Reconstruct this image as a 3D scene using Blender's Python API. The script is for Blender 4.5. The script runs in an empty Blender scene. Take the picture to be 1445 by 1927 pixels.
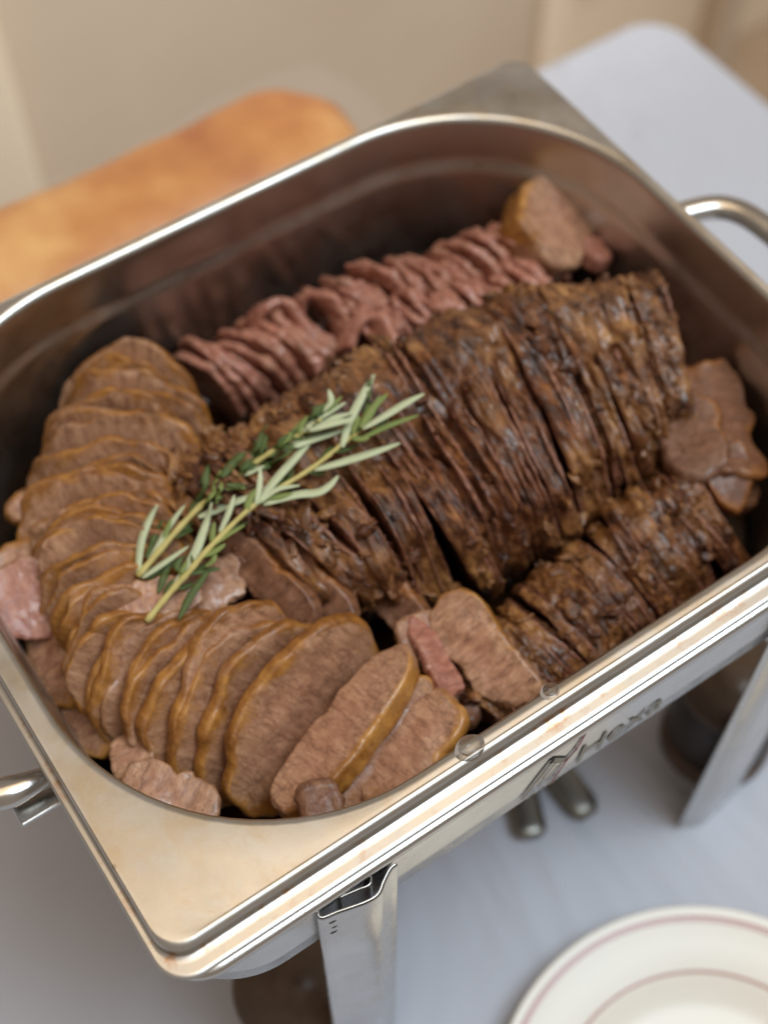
import bpy, bmesh, math, random
import numpy as np
from mathutils import Vector, Matrix

rng = np.random.default_rng(7)
random.seed(7)
scene = bpy.context.scene
COL = scene.collection

# ------------------------------------------------------------------ camera
R = np.array([[0.82742965, -0.56156675, -0.00172045],
              [-0.47533388, -0.69873357, -0.53462987],
              [0.29902823, 0.44318639, -0.84508458]])
CAM = np.array([-0.17024783, -0.2534706, 0.42270535])
FPX = 2697.7
cam_d = bpy.data.cameras.new('camera')
cam = bpy.data.objects.new('camera', cam_d)
COL.objects.link(cam)
m = Matrix.Identity(4)
for i in range(3):
    m[i][0] = R[0][i]; m[i][1] = -R[1][i]; m[i][2] = -R[2][i]; m[i][3] = CAM[i]
cam.matrix_world = m
cam_d.sensor_fit = 'HORIZONTAL'
cam_d.sensor_width = 36
cam_d.lens = FPX / 1445 * 36
cam_d.clip_start = 0.01
cam_d.clip_end = 60
cam_d.dof.use_dof = True
cam_d.dof.focus_distance = 0.452
cam_d.dof.aperture_fstop = 7.2
scene.camera = cam

# ------------------------------------------------------------------ light
w = bpy.data.worlds.new('World'); scene.world = w
w.use_nodes = True
bg = w.node_tree.nodes['Background']
bg.inputs[0].default_value = (1.0, 0.85, 0.72, 1)
bg.inputs[1].default_value = 0.35

def area(name, loc, target, size, sizey, power, color):
    l = bpy.data.lights.new(name, 'AREA'); l.shape = 'RECTANGLE'
    l.size = size; l.size_y = sizey; l.energy = power; l.color = color
    o = bpy.data.objects.new(name, l); COL.objects.link(o)
    o.location = loc
    d = Vector(target) - Vector(loc)
    o.rotation_euler = d.to_track_quat('-Z', 'Y').to_euler()
    return o
# warm room light overhead, ahead of the camera
area('ceiling_lamp', (0.30, -0.02, 2.1), (0.30, -0.02, 0), 1.9, 1.5, 15.5, (1.0, 0.74, 0.45))
# cool window light from over the right shoulder
area('window_light', (0.62, -0.70, 2.2), (0.0, 0.0, -0.1), 1.25, 1.25, 41, (0.67, 0.85, 1.0))
# added spot with no known source, brightens the wall behind the table
sl = bpy.data.lights.new('wall_fill_spot', 'SPOT'); sl.energy = 82; sl.color = (1.0, 0.97, 0.92); sl.spot_size = math.radians(35); sl.spot_blend = .7; sl.shadow_soft_size = .12
so = bpy.data.objects.new('wall_fill_spot', sl); COL.objects.link(so); so.location = (.3, -.2, 1.3)
so.rotation_euler = (Vector((.40, .8, -.16)) - Vector(so.location)).to_track_quat('-Z', 'Y').to_euler()


vs = scene.view_settings
vs.view_transform = 'Standard'; vs.look = 'None'; vs.gamma = 1; vs.exposure = 0.0
vs.use_curve_mapping = False

# ------------------------------------------------------------------ helpers
def at(u, v, z):
    """photo pixel -> point of the place at height z (flange of the pan is z = 0)"""
    r = R.T @ np.array([(u - 722.5) / FPX, (v - 963.5) / FPX, 1.0])
    return CAM + r * ((z - CAM[2]) / r[2])

ZT = -0.24      # table
ZF = -0.99      # floor

def hash3(ix, iy, iz, seed):
    n = (ix * 374761393 + iy * 668265263 + iz * 2147483647 + seed * 1274126177) & 0xFFFFFFFF
    n = ((n ^ (n >> 13)) * 1274126177) & 0xFFFFFFFF
    n = ((n ^ (n >> 15)) * 2246822519) & 0xFFFFFFFF
    n = n ^ (n >> 16)
    return (n & 0xFFFFFF).astype(np.float64) / 0xFFFFFF * 2 - 1

def vnoise(P, seed=0):
    P = np.asarray(P, float) + 137.31
    i = np.floor(P).astype(np.int64); f = P - i
    f = f * f * f * (f * (f * 6 - 15) + 10)
    out = 0
    for dx in (0, 1):
        for dy in (0, 1):
            for dz in (0, 1):
                wgt = (f[:, 0] if dx else 1 - f[:, 0]) * (f[:, 1] if dy else 1 - f[:, 1]) * (f[:, 2] if dz else 1 - f[:, 2])
                out = out + wgt * hash3(i[:, 0] + dx, i[:, 1] + dy, i[:, 2] + dz, seed)
    return out

def fbm(P, scale, octv=3, seed=0, gain=.5):
    P = np.asarray(P, float) / scale
    s = 0; a = 1
    for o in range(octv):
        s = s + a * vnoise(P * (2.03 ** o) + o * 17.7, seed + o); a *= gain
    return s

def link(name, me, mat=None, parent=None):
    o = bpy.data.objects.new(name, me); COL.objects.link(o)
    if mat: me.materials.append(mat)
    if parent: o.parent = parent
    return o

def mesh(name, V, F, smooth=True, attrs=None):
    me = bpy.data.meshes.new(name)
    me.from_pydata([tuple(v) for v in np.asarray(V, float).tolist()], [], [tuple(f) for f in F])
    me.update()
    if smooth:
        me.polygons.foreach_set('use_smooth', [True] * len(me.polygons))
    if attrs:
        for k, val in attrs.items():
            at_ = me.attributes.new(k, 'FLOAT', 'POINT')
            at_.data.foreach_set('value', np.asarray(val, np.float32))
    return me

def thing(name, label, cat, loc=(0, 0, 0), group=None):
    o = bpy.data.objects.new(name, None); COL.objects.link(o)
    o.location = loc
    o.empty_display_size = .02
    tag(o, label, cat, group)
    return o

def tag(o, label, cat, group=None):
    o['label'] = label; o['category'] = cat
    if group: o['group'] = group
    return o

def part(name, me, mat, parent, label=None):
    o = link(name, me, mat, parent)
    o.matrix_parent_inverse = Matrix.Translation(-Vector(parent.location)) if parent.parent is None else Matrix.Identity(4)
    if label: o['label'] = label
    return o

def structure(o):
    o['kind'] = 'structure'; return o

def grid_faces(nr, nc, closed=True):
    F = []
    for i in range(nr - 1):
        for j in range(nc if closed else nc - 1):
            j2 = (j + 1) % nc
            F.append((i * nc + j, i * nc + j2, (i + 1) * nc + j2, (i + 1) * nc + j))
    return F

def rrect(x0, x1, y0, y1, r, z, na=14, ns=10):
    """rounded rectangle ring, counter clockwise, equal point count for any radius"""
    pts = []
    cs = [(x1 - r, y0 + r, -90), (x1 - r, y1 - r, 0), (x0 + r, y1 - r, 90), (x0 + r, y0 + r, 180)]
    for k, (cx, cy, a0) in enumerate(cs):
        for i in range(na + 1):
            a = math.radians(a0 + 90 * i / na)
            pts.append((cx + r * math.cos(a), cy + r * math.sin(a), z))
        nx, ny, na0 = cs[(k + 1) % 4]
        a = math.radians(a0 + 90)
        p = (cx + r * math.cos(a), cy + r * math.sin(a))
        b = math.radians(na0)
        q = (nx + r * math.cos(b), ny + r * math.sin(b))
        for i in range(1, ns):
            t = i / ns
            pts.append((p[0] + (q[0] - p[0]) * t, p[1] + (q[1] - p[1]) * t, z))
    return pts

def loft(rings, cap_end=False, flip=False):
    n = len(rings[0]); V = [p for r in rings for p in r]
    F = grid_faces(len(rings), n)
    if cap_end:
        c = np.mean(np.array(rings[-1]), 0); V.append(tuple(c)); ci = len(V) - 1; b = (len(rings) - 1) * n
        F += [(b + j, b + (j + 1) % n, ci) for j in range(n)]
    if flip: F = [f[::-1] for f in F]
    return V, F

def frames(P):
    P = np.asarray(P, float)
    T = np.gradient(P, axis=0); T /= np.linalg.norm(T, axis=1)[:, None]
    return P, T

def tube(P, rad, n=12, up=(0, 0, 1), flat=1.0, cap=True):
    P, T = frames(P); V = []
    rad = np.broadcast_to(np.asarray(rad, float), (len(P),))
    fl = np.broadcast_to(np.asarray(flat, float), (len(P),))
    for p, t, r, f in zip(P, T, rad, fl):
        s = np.cross(t, up); s /= np.linalg.norm(s) + 1e-9; u = np.cross(s, t)
        for k in range(n):
            a = 2 * math.pi * k / n
            V.append(p + s * r * math.cos(a) + u * r * f * math.sin(a))
    F = grid_faces(len(P), n)
    if cap:
        V.append(P[0]); V.append(P[-1]); a, b = len(V) - 2, len(V) - 1; e = (len(P) - 1) * n
        F += [(a, (j + 1) % n, j) for j in range(n)] + [(b, e + j, e + (j + 1) % n) for j in range(n)]
    return V, F

def smooth_path(pts, n):
    """Catmull-Rom through the points"""
    P = np.asarray(pts, float)
    Q = np.vstack([2 * P[0] - P[1], P, 2 * P[-1] - P[-2]])
    out = []
    for t in np.linspace(0, len(P) - 1 - 1e-6, n):
        i = int(t); f = t - i
        a, b, c, d = Q[i], Q[i + 1], Q[i + 2], Q[i + 3]
        out.append(.5 * (2 * b + (c - a) * f + (2 * a - 5 * b + 4 * c - d) * f * f + (3 * b - a - 3 * c + d) * f ** 3))
    return np.array(out)

def lathe(prof, n=64):
    V = []
    for r, z in prof:
        for k in range(n):
            a = 2 * math.pi * k / n
            V.append((r * math.cos(a), r * math.sin(a), z))
    return V, grid_faces(len(prof), n)

def box(x0, x1, y0, y1, z0, z1, bev=.001):
    bm = bmesh.new()
    bmesh.ops.create_cube(bm, size=1)
    for v in bm.verts:
        v.co = ((x0 + x1) / 2 + v.co.x * (x1 - x0), (y0 + y1) / 2 + v.co.y * (y1 - y0), (z0 + z1) / 2 + v.co.z * (z1 - z0))
    if bev: bmesh.ops.bevel(bm, geom=bm.edges[:], offset=bev, segments=2, affect='EDGES', profile=.5)
    me = bpy.data.meshes.new('box'); bm.to_mesh(me); bm.free()
    return me

# ------------------------------------------------------------------ materials
def srgb(r, g, b):
    f = lambda c: (c / 255 / 12.92) if c / 255 <= .04045 else ((c / 255 + .055) / 1.055) ** 2.4
    return (f(r), f(g), f(b), 1)

class NT:
    def __init__(s, name):
        s.m = bpy.data.materials.new(name); s.m.use_nodes = True
        s.t = s.m.node_tree; s.N = s.t.nodes; s.L = s.t.links
        s.b = s.N['Principled BSDF']
        s.tc = s.N.new('ShaderNodeTexCoord')
    def noise(s, scale, detail=4, rough=.55, coord=None, dist=0):
        n = s.N.new('ShaderNodeTexNoise'); n.inputs['Scale'].default_value = scale
        n.inputs['Detail'].default_value = detail; n.inputs['Roughness'].default_value = rough
        n.inputs['Distortion'].default_value = dist
        s.L.new(coord or s.tc.outputs['Object'], n.inputs['Vector']); return n.outputs['Fac']
    def voro(s, scale, coord=None, feature='F1'):
        n = s.N.new('ShaderNodeTexVoronoi'); n.inputs['Scale'].default_value = scale; n.feature = feature
        s.L.new(coord or s.tc.outputs['Object'], n.inputs['Vector']); return n.outputs['Distance']
    def mapping(s, scale=(1, 1, 1), rot=(0, 0, 0)):
        n = s.N.new('ShaderNodeMapping'); n.inputs['Scale'].default_value = scale; n.inputs['Rotation'].default_value = rot
        s.L.new(s.tc.outputs['Object'], n.inputs['Vector']); return n.outputs['Vector']
    def ramp(s, fac, stops):
        n = s.N.new('ShaderNodeValToRGB'); e = n.color_ramp.elements
        while len(e) < len(stops): e.new(.5)
        for el, (p, c) in zip(e, stops):
            el.position = p; el.color = c if len(c) == 4 else (*c, 1)
        s.L.new(fac, n.inputs['Fac']); return n.outputs['Color']
    def mr(s, fac, a, b, c, d):
        n = s.N.new('ShaderNodeMapRange')
        for i, x in enumerate((a, b, c, d)): n.inputs[i + 1].default_value = x
        s.L.new(fac, n.inputs[0]); return n.outputs[0]
    def mix(s, fac, a, b, mode='MIX'):
        n = s.N.new('ShaderNodeMix'); n.data_type = 'RGBA'; n.blend_type = mode
        for sock, v in ((n.inputs[0], fac), (n.inputs[6], a), (n.inputs[7], b)):
            if isinstance(v, bpy.types.NodeSocket): s.L.new(v, sock)
            else: sock.default_value = v
        return n.outputs[2]
    def math(s, op, a, b=0.0, clamp=False):
        n = s.N.new('ShaderNodeMath'); n.operation = op; n.use_clamp = clamp
        for i, v in ((0, a), (1, b)):
            if isinstance(v, bpy.types.NodeSocket): s.L.new(v, n.inputs[i])
            else: n.inputs[i].default_value = v
        return n.outputs[0]
    def attr(s, name):
        n = s.N.new('ShaderNodeAttribute'); n.attribute_name = name; return n.outputs['Fac']
    def rand(s):
        return s.N.new('ShaderNodeObjectInfo').outputs['Random']
    def bump(s, h, strength=.3, dist=.001):
        n = s.N.new('ShaderNodeBump'); n.inputs['Strength'].default_value = strength; n.inputs['Distance'].default_value = dist
        s.L.new(h, n.inputs['Height']); s.L.new(n.outputs[0], s.b.inputs['Normal'])
    def set(s, **k):
        for key, v in k.items():
            key = key.replace('_', ' ')
            sock = s.b.inputs[key]
            if isinstance(v, bpy.types.NodeSocket): s.L.new(v, sock)
            else: sock.default_value = v
        return s.m

def mat_steel(name, base, r0, r1, stain=None, brushed=None):
    t = NT(name)
    n = t.noise(28, 5, .6)
    fine = t.noise(900, 3)
    col = t.mix(t.mr(n, .35, .7, 0, 1), (*base, 1), tuple(c * .86 for c in base) + (1,))
    if stain:
        s = t.attr('stain')
        sn = t.noise(120, 6, .7)
        f = t.math('MULTIPLY', s, t.mr(sn, .52, .68, 0, 1), True)
        col = t.mix(f, col, stain)
    if stain:
        cloud = t.noise(46, 6, .65, None, .8)
        f2 = t.math('MULTIPLY', t.attr('film'), t.mr(cloud, .46, .62, 0, .5), True)
        col = t.mix(f2, col, (.50, .40, .27, 1))
        speck = t.math('MULTIPLY', t.attr('film'), t.mr(t.voro(95), .05, .10, .5, 0), True)
        speck = t.math('MULTIPLY', speck, t.mr(t.noise(33, 2), .55, .6, 0, 1), True)
        col = t.mix(speck, col, (.20, .14, .08, 1))
    rough = t.mr(t.noise(60, 4, .6), .3, .7, r0, r1)
    t.set(Base_Color=col, Metallic=1.0, Roughness=rough)
    h = fine
    if brushed:
        h = t.noise(400, 3, .6, t.mapping(brushed))
    t.bump(h, .04, .0003)
    return t.m

M = {}
M['steel'] = mat_steel('pan_steel', (.57, .545, .505), .27, .42, srgb(170, 110, 30))
M['frame'] = mat_steel('frame_steel', (.60, .59, .57), .16, .34, None, (1, 1, 14))
M['tongs'] = mat_steel('dull_steel', (.26, .245, .215), .3, .45)
M['polish'] = mat_steel('polished_steel', (.56, .53, .49), .18, .28)

def mat_slice(name, pale, mid, dark, crustA, crustB, crustC, gloss=.42, corec=srgb(182, 122, 100), coat=.6):
    t = NT(name)
    fib = t.noise(210, 6, .68, t.mapping((1.8, .6, 1), (0, 0, .5)), .6)
    blot = t.noise(45, 3, .5)
    pits = t.voro(300, t.mapping((1, 1.7, 1)))
    col = t.ramp(fib, [(.28, dark), (.47, mid), (.66, pale)])
    col = t.mix(t.mr(blot, .35, .7, 0, .55), col, mid)
    col = t.mix(t.mr(pits, .0, .22, .7, 0), col, dark)
    wn = t.N.new('ShaderNodeTexNoise'); wn.inputs['Scale'].default_value = 90; wn.inputs['Detail'].default_value = 3
    t.L.new(t.tc.outputs['Object'], wn.inputs['Vector'])
    va = t.N.new('ShaderNodeVectorMath'); va.operation = 'MULTIPLY_ADD'; va.inputs[1].default_value = (.010, .010, .010)
    t.L.new(wn.outputs['Color'], va.inputs[0]); t.L.new(t.tc.outputs['Object'], va.inputs[2])
    crack = t.voro(240, va.outputs[0], 'DISTANCE_TO_EDGE')
    cmask = t.math('MULTIPLY', t.mr(crack, .0, .08, .45, 0), t.mr(t.noise(70, 3), .42, .6, 0, 1), True)
    col = t.mix(cmask, col, tuple(x * .55 for x in dark[:3]) + (1,))
    core = t.attr('core')
    col = t.mix(t.math('MULTIPLY', core, .28), col, corec)
    rnd = t.rand()
    col = t.mix(t.mr(rnd, 0, 1, 0, .28), col, dark)
    cn = t.noise(52, 7, .72)
    cr = t.ramp(cn, [(.30, crustC), (.46, crustB), (.68, crustA)])
    c = t.attr('crust')
    f = t.math('ADD', c, t.math('ADD', t.mr(t.noise(140, 5, .7), .3, .7, -.36, .36), t.mr(t.noise(38, 3, .5), .35, .7, .22, -.34)))
    col = t.mix(t.mr(f, .34, .78, 0, 1), col, cr)
    t.set(Base_Color=col, Roughness=t.mr(t.noise(130, 4, .6), .3, .7, gloss - .16, gloss + .16),
          Specular_IOR_Level=.45, Subsurface_Weight=0.0)
    t.L.new(t.mr(t.noise(60, 4, .6), .42, .60, .06, coat), t.b.inputs['Coat Weight'])
    t.b.inputs['Coat Roughness'].default_value = .12
    hh = t.math('ADD', fib, t.math('MULTIPLY', cn, 1.2))
    t.bump(hh, .6, .0007)
    return t.m

M['slice'] = mat_slice('roast_slice', srgb(214, 168, 132), srgb(174, 127, 96), srgb(78, 48, 34),
                       srgb(198, 140, 66), srgb(144, 91, 38), srgb(66, 38, 18))
M['pink'] = mat_slice('pink_slice', srgb(204, 150, 126), srgb(174, 112, 92), srgb(106, 60, 47),
                      srgb(178, 136, 106), srgb(146, 102, 78), srgb(98, 60, 44))

M['chunk'] = mat_slice('chunk_meat', srgb(160, 116, 88), srgb(126, 85, 62), srgb(70, 43, 30),
                       srgb(176, 118, 62), srgb(132, 80, 38), srgb(80, 44, 22), coat=.22, corec=srgb(136, 92, 70))

def mat_roast():
    t = NT('roast_crust')
    geo = t.N.new('ShaderNodeNewGeometry').outputs['Position']
    mp = t.N.new('ShaderNodeMapping'); mp.inputs['Scale'].default_value = (2.2, .8, 1); mp.inputs['Rotation'].default_value = (0, 0, .12)
    t.L.new(geo, mp.inputs['Vector']); st = mp.outputs['Vector']
    big = t.noise(30, 4, .6, geo)
    mid = t.noise(105, 8, .74, st, .3)
    fine = t.noise(900, 4, .7, geo)
    fib = t.noise(300, 4, .6, geo)
    gold = t.attr('gold')
    cr = t.ramp(mid, [(.32, srgb(24, 12, 8)), (.46, srgb(70, 37, 22)), (.58, srgb(118, 70, 38)), (.72, srgb(172, 112, 58))])
    go = t.ramp(mid, [(.28, srgb(60, 34, 18)), (.44, srgb(122, 78, 40)), (.60, srgb(172, 122, 70)), (.78, srgb(208, 164, 110))])
    f = t.math('ADD', gold, t.mr(big, .40, .62, -.5, .5), True)
    col = t.mix(f, cr, go)
    cf = t.attr('face')
    fa = t.ramp(fib, [(.3, srgb(80, 46, 34)), (.5, srgb(136, 88, 68)), (.7, srgb(170, 122, 96))])
    col = t.mix(t.mr(t.math('ADD', cf, t.mr(mid, .3, .7, -.3, .3)), .45, .95, 0, 1), col, fa)
    t.set(Base_Color=col, Roughness=t.mr(mid, .35, .65, .22, .62), Specular_IOR_Level=.5)
    t.L.new(t.mr(t.noise(55, 4, .6, geo), .42, .62, .0, .7), t.b.inputs['Coat Weight'])
    t.b.inputs['Coat Roughness'].default_value = .18
    t.bump(t.math('ADD', mid, t.math('MULTIPLY', fine, .35)), .55, .0012)
    return t.m
M['roast'] = mat_roast()

def mat_simple(name, col, rough, spec=.5, noise=None, bump=None, col2=None):
    t = NT(name)
    c = col
    if noise:
        n = t.noise(noise, 5, .6)
        c = t.mix(t.mr(n, .3, .7, 0, 1), col, col2)
    t.set(Base_Color=c, Roughness=rough, Specular_IOR_Level=spec)
    if bump: t.bump(t.noise(bump[0], 4, .6), bump[1], bump[2])
    return t.m

M['cloth_flat'] = mat_simple('white_cloth', srgb(206, 208, 214), .9, .1, 6, (900, .25, .0006), srgb(198, 200, 208))
def mat_cloth():
    t = NT('white_cloth')
    t.set(Base_Color=t.mix(t.noise(5, 4), srgb(204, 206, 214), srgb(190, 193, 204)), Roughness=.9, Specular_IOR_Level=.1)
    crease = t.noise(7, 3, .5, t.mapping((1, .45, 1), (0, 0, .5)), .8)
    t.bump(t.math('ADD', crease, t.math('MULTIPLY', t.noise(1400, 2), .01)), .8, .04)
    return t.m
M['cloth'] = mat_cloth()
M['wall'] = mat_simple('taupe_wall', srgb(216, 200, 180), .8, .2, 2.2, None, srgb(204, 186, 164))
M['cream'] = mat_simple('cream_wall', srgb(246, 230, 206), .7, .2, 3, None, srgb(240, 222, 196))
M['brown'] = mat_simple('brown_paint', srgb(150, 112, 70), .6, .3, 9, None, srgb(120, 92, 66))
M['floor'] = mat_simple('beige_floor', srgb(190, 166, 140), .5, .4, 4, None, srgb(176, 150, 124))
M['china'] = mat_simple('white_china', srgb(236, 230, 218), .3, .4)
M['china_line'] = mat_simple('pink_brown_line', srgb(186, 142, 132), .2, .5)
M['dark'] = mat_simple('dark_can', srgb(44, 36, 30), .45, .4, 40, None, srgb(58, 48, 40))
M['tan'] = mat_simple('tan_can', srgb(104, 80, 60), .4, .4, 30, None, srgb(66, 52, 42))
M['print_grey'] = mat_simple('grey_print', srgb(132, 126, 114), .5, .3)
M['print_red'] = mat_simple('red_print', srgb(128, 52, 66), .5, .3)
M['juice'] = mat_simple('meat_juice', srgb(58, 34, 16), .06, .5)
M['bread'] = None

def mat_bread():
    t = NT('bread_crust')
    n = t.noise(14, 4, .55)
    col = t.ramp(n, [(.32, srgb(178, 100, 40)), (.5, srgb(208, 136, 64)), (.68, srgb(236, 180, 108))])
    t.set(Base_Color=col, Roughness=.45, Specular_IOR_Level=.4)
    t.bump(t.noise(60, 4), .3, .003); return t.m
M['bread'] = mat_bread()

def mat_film():
    t = NT('clear_film')
    t.set(Base_Color=(.9, .9, .9, 1), Roughness=.15, Alpha=.055, Specular_IOR_Level=.5)
    t.bump(t.noise(40, 3), .5, .004); return t.m
M['film'] = mat_film()

def mat_drop():
    t = NT('water_drop')
    t.set(Base_Color=(1, 1, 1, 1), Roughness=.02, IOR=1.33, Transmission_Weight=1.0); return t.m
M['drop'] = mat_drop()

def mat_leaf(name, a, b, rough):
    t = NT(name)
    s = t.attr('vein')
    col = t.mix(t.noise(220, 4, .6), a, b)
    col = t.mix(t.mr(s, .0, 1, 0, .35), col, srgb(226, 226, 188))
    t.set(Base_Color=col, Roughness=rough, Specular_IOR_Level=.3)
    t.bump(t.noise(1200, 3), .3, .0003); return t.m
M['leaf_pale'] = mat_leaf('leaf_underside', srgb(206, 212, 178), srgb(172, 184, 142), .6)
M['leaf_mid'] = mat_leaf('leaf_young', srgb(140, 152, 84), srgb(104, 122, 60), .5)
M['leaf_dark'] = mat_leaf('leaf_top', srgb(86, 104, 52), srgb(60, 80, 40), .4)
M['stem'] = mat_simple('sprig_stem', srgb(206, 190, 122), .6, .3, 200, None, srgb(186, 172, 104))

# ================================================================== setting
def build_table():
    # cloth-covered table: top sheet with rounded edges and a hanging skirt
    x0, x1, y0, y1 = -1.0, .463, -1.0, .336
    rings = []
    for (o, z) in ((0, ZT - .70), (0, ZT - .30), (0, ZT - .10), (.0, ZT - .012)):
        rings.append(rrect(x0 - o - .002, x1 + .002, y0 - .002, y1 + .002, .03, z, 10, 60))
    for a in np.linspace(20, 90, 5):
        i = .012 * (1 - math.cos(math.radians(a)))
        rings.append(rrect(x0 + i, x1 - i, y0 + i, y1 - i, .03, ZT - .012 + .012 * math.sin(math.radians(a)), 10, 60))
    for s in (.05, .1, .15, .2, .25, .3, .4):
        rings.append(rrect(x0 + s, x1 - s, y0 + s, y1 - s, .03, ZT, 10, 60))
    for k in range(0, 4):     # soft folds in the hanging part
        pass
    V, F = loft(rings, True)
    V = np.array(V)
    sk = V[:, 2] < ZT - .02
    n = fbm(np.c_[V[:, 0], V[:, 1], V[:, 2] * .15], .09, 2, 3)
    amp = np.clip((ZT - V[:, 2]) / .3, 0, 1) * .02
    V[sk, 0] += (n * amp)[sk]; V[sk, 1] += (n * amp)[sk]
    o = link('table', mesh('table', V, F), M['cloth'])
    tag(o, 'table under a plain white cloth that carries the steel dish and plate', 'table')
build_table()

def build_room():
    V = [(-4, -4, ZF), (4, -4, ZF), (4, 4, ZF), (-4, 4, ZF)]
    structure(link('floor', mesh('floor', V, [(0, 1, 2, 3)], False), M['floor']))
    # taupe wall behind the table, ending at a door frame; cream wall set back beyond it
    WY = .80
    def wx(u, v, y):
        r = R.T @ np.array([(u - 722.5) / FPX, (v - 963.5) / FPX, 1.0]); return (CAM + r * ((y - CAM[1]) / r[1]))[0]
    xe = wx(1010, 40, WY); xt = wx(1345, 80, WY + .06); xp = wx(45, 200, WY - .05)
    structure(link('wall', box(-2.6, xe, WY, WY + .1, ZF, .15, .004), M['wall']))  # wall tops cut low, out of view, to dim the far flange's reflection
    structure(link('wall_far', box(xe + .003, 3.2, WY + .08, WY + .18, ZF, .15, .004), M['cream']))
    structure(link('wall_post', box(xp - .16, xp, WY - .05, WY - .003, ZF, .15, .01), M['cream']))
    structure(link('door_frame', box(xe + .003, xe + .045, WY - .01, WY + .077, ZF, .15, .006), M['cream']))
    structure(link('wall_trim', box(xt - .02, xt + .02, WY + .04, WY + .077, ZF, .15, .006), M['wall']))
    xb = wx(1112, 25, WY + .06)
    o = link('wall_hook', box(xb - .022, xb + .022, WY + .045, WY + .077, -.72, -.55, .01), M['brown'])
    tag(o, 'blurred brown fitting low on the cream wall beyond the table', 'fitting')
build_room()

# ================================================================== gastronorm pan
OX0, OX1, OY0, OY1, OR = -.1515, .1570, -.1170, .1255, .085     # opening
PX0, PX1, PY0, PY1 = -.1592, .1608, -.1222, .1302              # raised plateau
LX0, LX1, LY0, LY1 = -.1628, .1632, -.1318, .1335              # lip
def build_pan():
    rings = []; stain = []; film = []
    def add(x0, x1, y0, y1, r, z, s=0.0):
        rings.append(rrect(x0, x1, y0, y1, max(r, .0008), z, 20, 14)); stain.append(s); film.append(1.0 if z > -.0012 else 0.0)
    zl = -.0052
    add(LX0 + .003, LX1 - .003, LY0 + .003, LY1 - .003, .008, zl - .0012)
    add(LX0, LX1, LY0, LY1, .011, zl - .0012)
    add(LX0 - .0004, LX1 + .0004, LY0 - .0004, LY1 + .0004, .011, zl - .0006)
    add(LX0, LX1, LY0, LY1, .011, zl)
    def lerp(t):
        return (LX0 + (PX0 - LX0) * t, LX1 + (PX1 - LX1) * t, LY0 + (PY0 - LY0) * t, LY1 + (PY1 - LY1) * t)
    add(*lerp(.15), .0105, zl, .3)
    add(*lerp(.40), .010, zl, .6)
    add(*lerp(.66), .0095, zl, 1)
    add(*lerp(.70), .0092, zl + .0003, 1)
    add(*lerp(.725), .009, zl + .0012, .8)
    add(*lerp(.735), .009, zl + .0024, .5)
    # tight ridge
    for a in np.linspace(8, 90, 9):
        c, s = math.cos(math.radians(a)), math.sin(math.radians(a))
        add(*lerp(.735 + (1 - c) * .27), .009 + .001 * s, -.0026 + .0026 * s, .3 * (1 - s))
    t = 1.34
    def toopen(t):
        b = lerp(1.02)
        return (b[0] + (OX0 - b[0]) * t, b[1] + (OX1 - b[1]) * t, b[2] + (OY0 - b[2]) * t, b[3] + (OY1 - b[3]) * t, .010 + (OR + .0 - .010) * t)
    rr = .0032
    def opening(off, z, s=0.):
        add(OX0 - off, OX1 + off, OY0 - off, OY1 + off, OR + off, z, s)
    for t in (.06, .2, .45, .7):
        b = lerp(1.02); q = (OX0 - rr, OX1 + rr, OY0 - rr, OY1 + rr)
        add(*[b[i] + (q[i] - b[i]) * t for i in range(4)], .010 + (OR + rr - .010) * t, -.0001, .06)
    for a in np.linspace(0, 82, 8):
        c, s = math.cos(math.radians(a)), math.sin(math.radians(a))
        opening(rr * (1 - s), -rr * (1 - c) - .0001)
    for z in (-.007, -.013, -.018): opening(-.0006 * (-z / .018), z)
    # stacking shoulder: a soft step inward
    for q in np.linspace(0, 1, 9):
        opening(-.0006 - .0026 * (q * q * (3 - 2 * q)), -.0205 - .0090 * q)
    for z, o in ((-.036, -.0037), (-.05, -.0050), (-.07, -.007), (-.082, -.008)): opening(o, z)
    for a in np.linspace(15, 90, 6):
        opening(-.008 - .014 * (1 - math.cos(math.radians(a))), -.082 - .014 * math.sin(math.radians(a)))
    for o in (-.035, -.06): opening(o, -.0962) if OR + o > .001 else None
    V, F = loft(rings, True)
    st = [s for s in stain for _ in range(len(rings[0]))] + [0]
    fi = [s for s in film for _ in range(len(rings[0]))] + [0]
    P = thing('roasting_pan', 'rectangular stainless steel food pan with rounded opening, full of sliced roast meat', 'pan', (0, 0, -.096))
    part('pan_shell', mesh('pan', V, F, attrs={'stain': st, 'film': fi}), M['steel'], P)
    return P
build_pan()

# juices in the bottom
def build_juice():
    o = -.0115
    r = rrect(OX0 - o, OX1 + o, OY0 - o, OY1 + o, OR + o, -.0865, 16, 10)
    r2 = rrect(OX0 - o + .02, OX1 + o - .02, OY0 - o + .02, OY1 + o - .02, OR + o - .02, -.0865, 16, 10)
    V, F = loft([r, r2], True)
    o = link('meat_juice', mesh('juice', V, F), M['juice'])
    o['kind'] = 'stuff'
    tag(o, 'dark brown meat juice lying in the bottom of the pan', 'juice')
build_juice()

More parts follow.
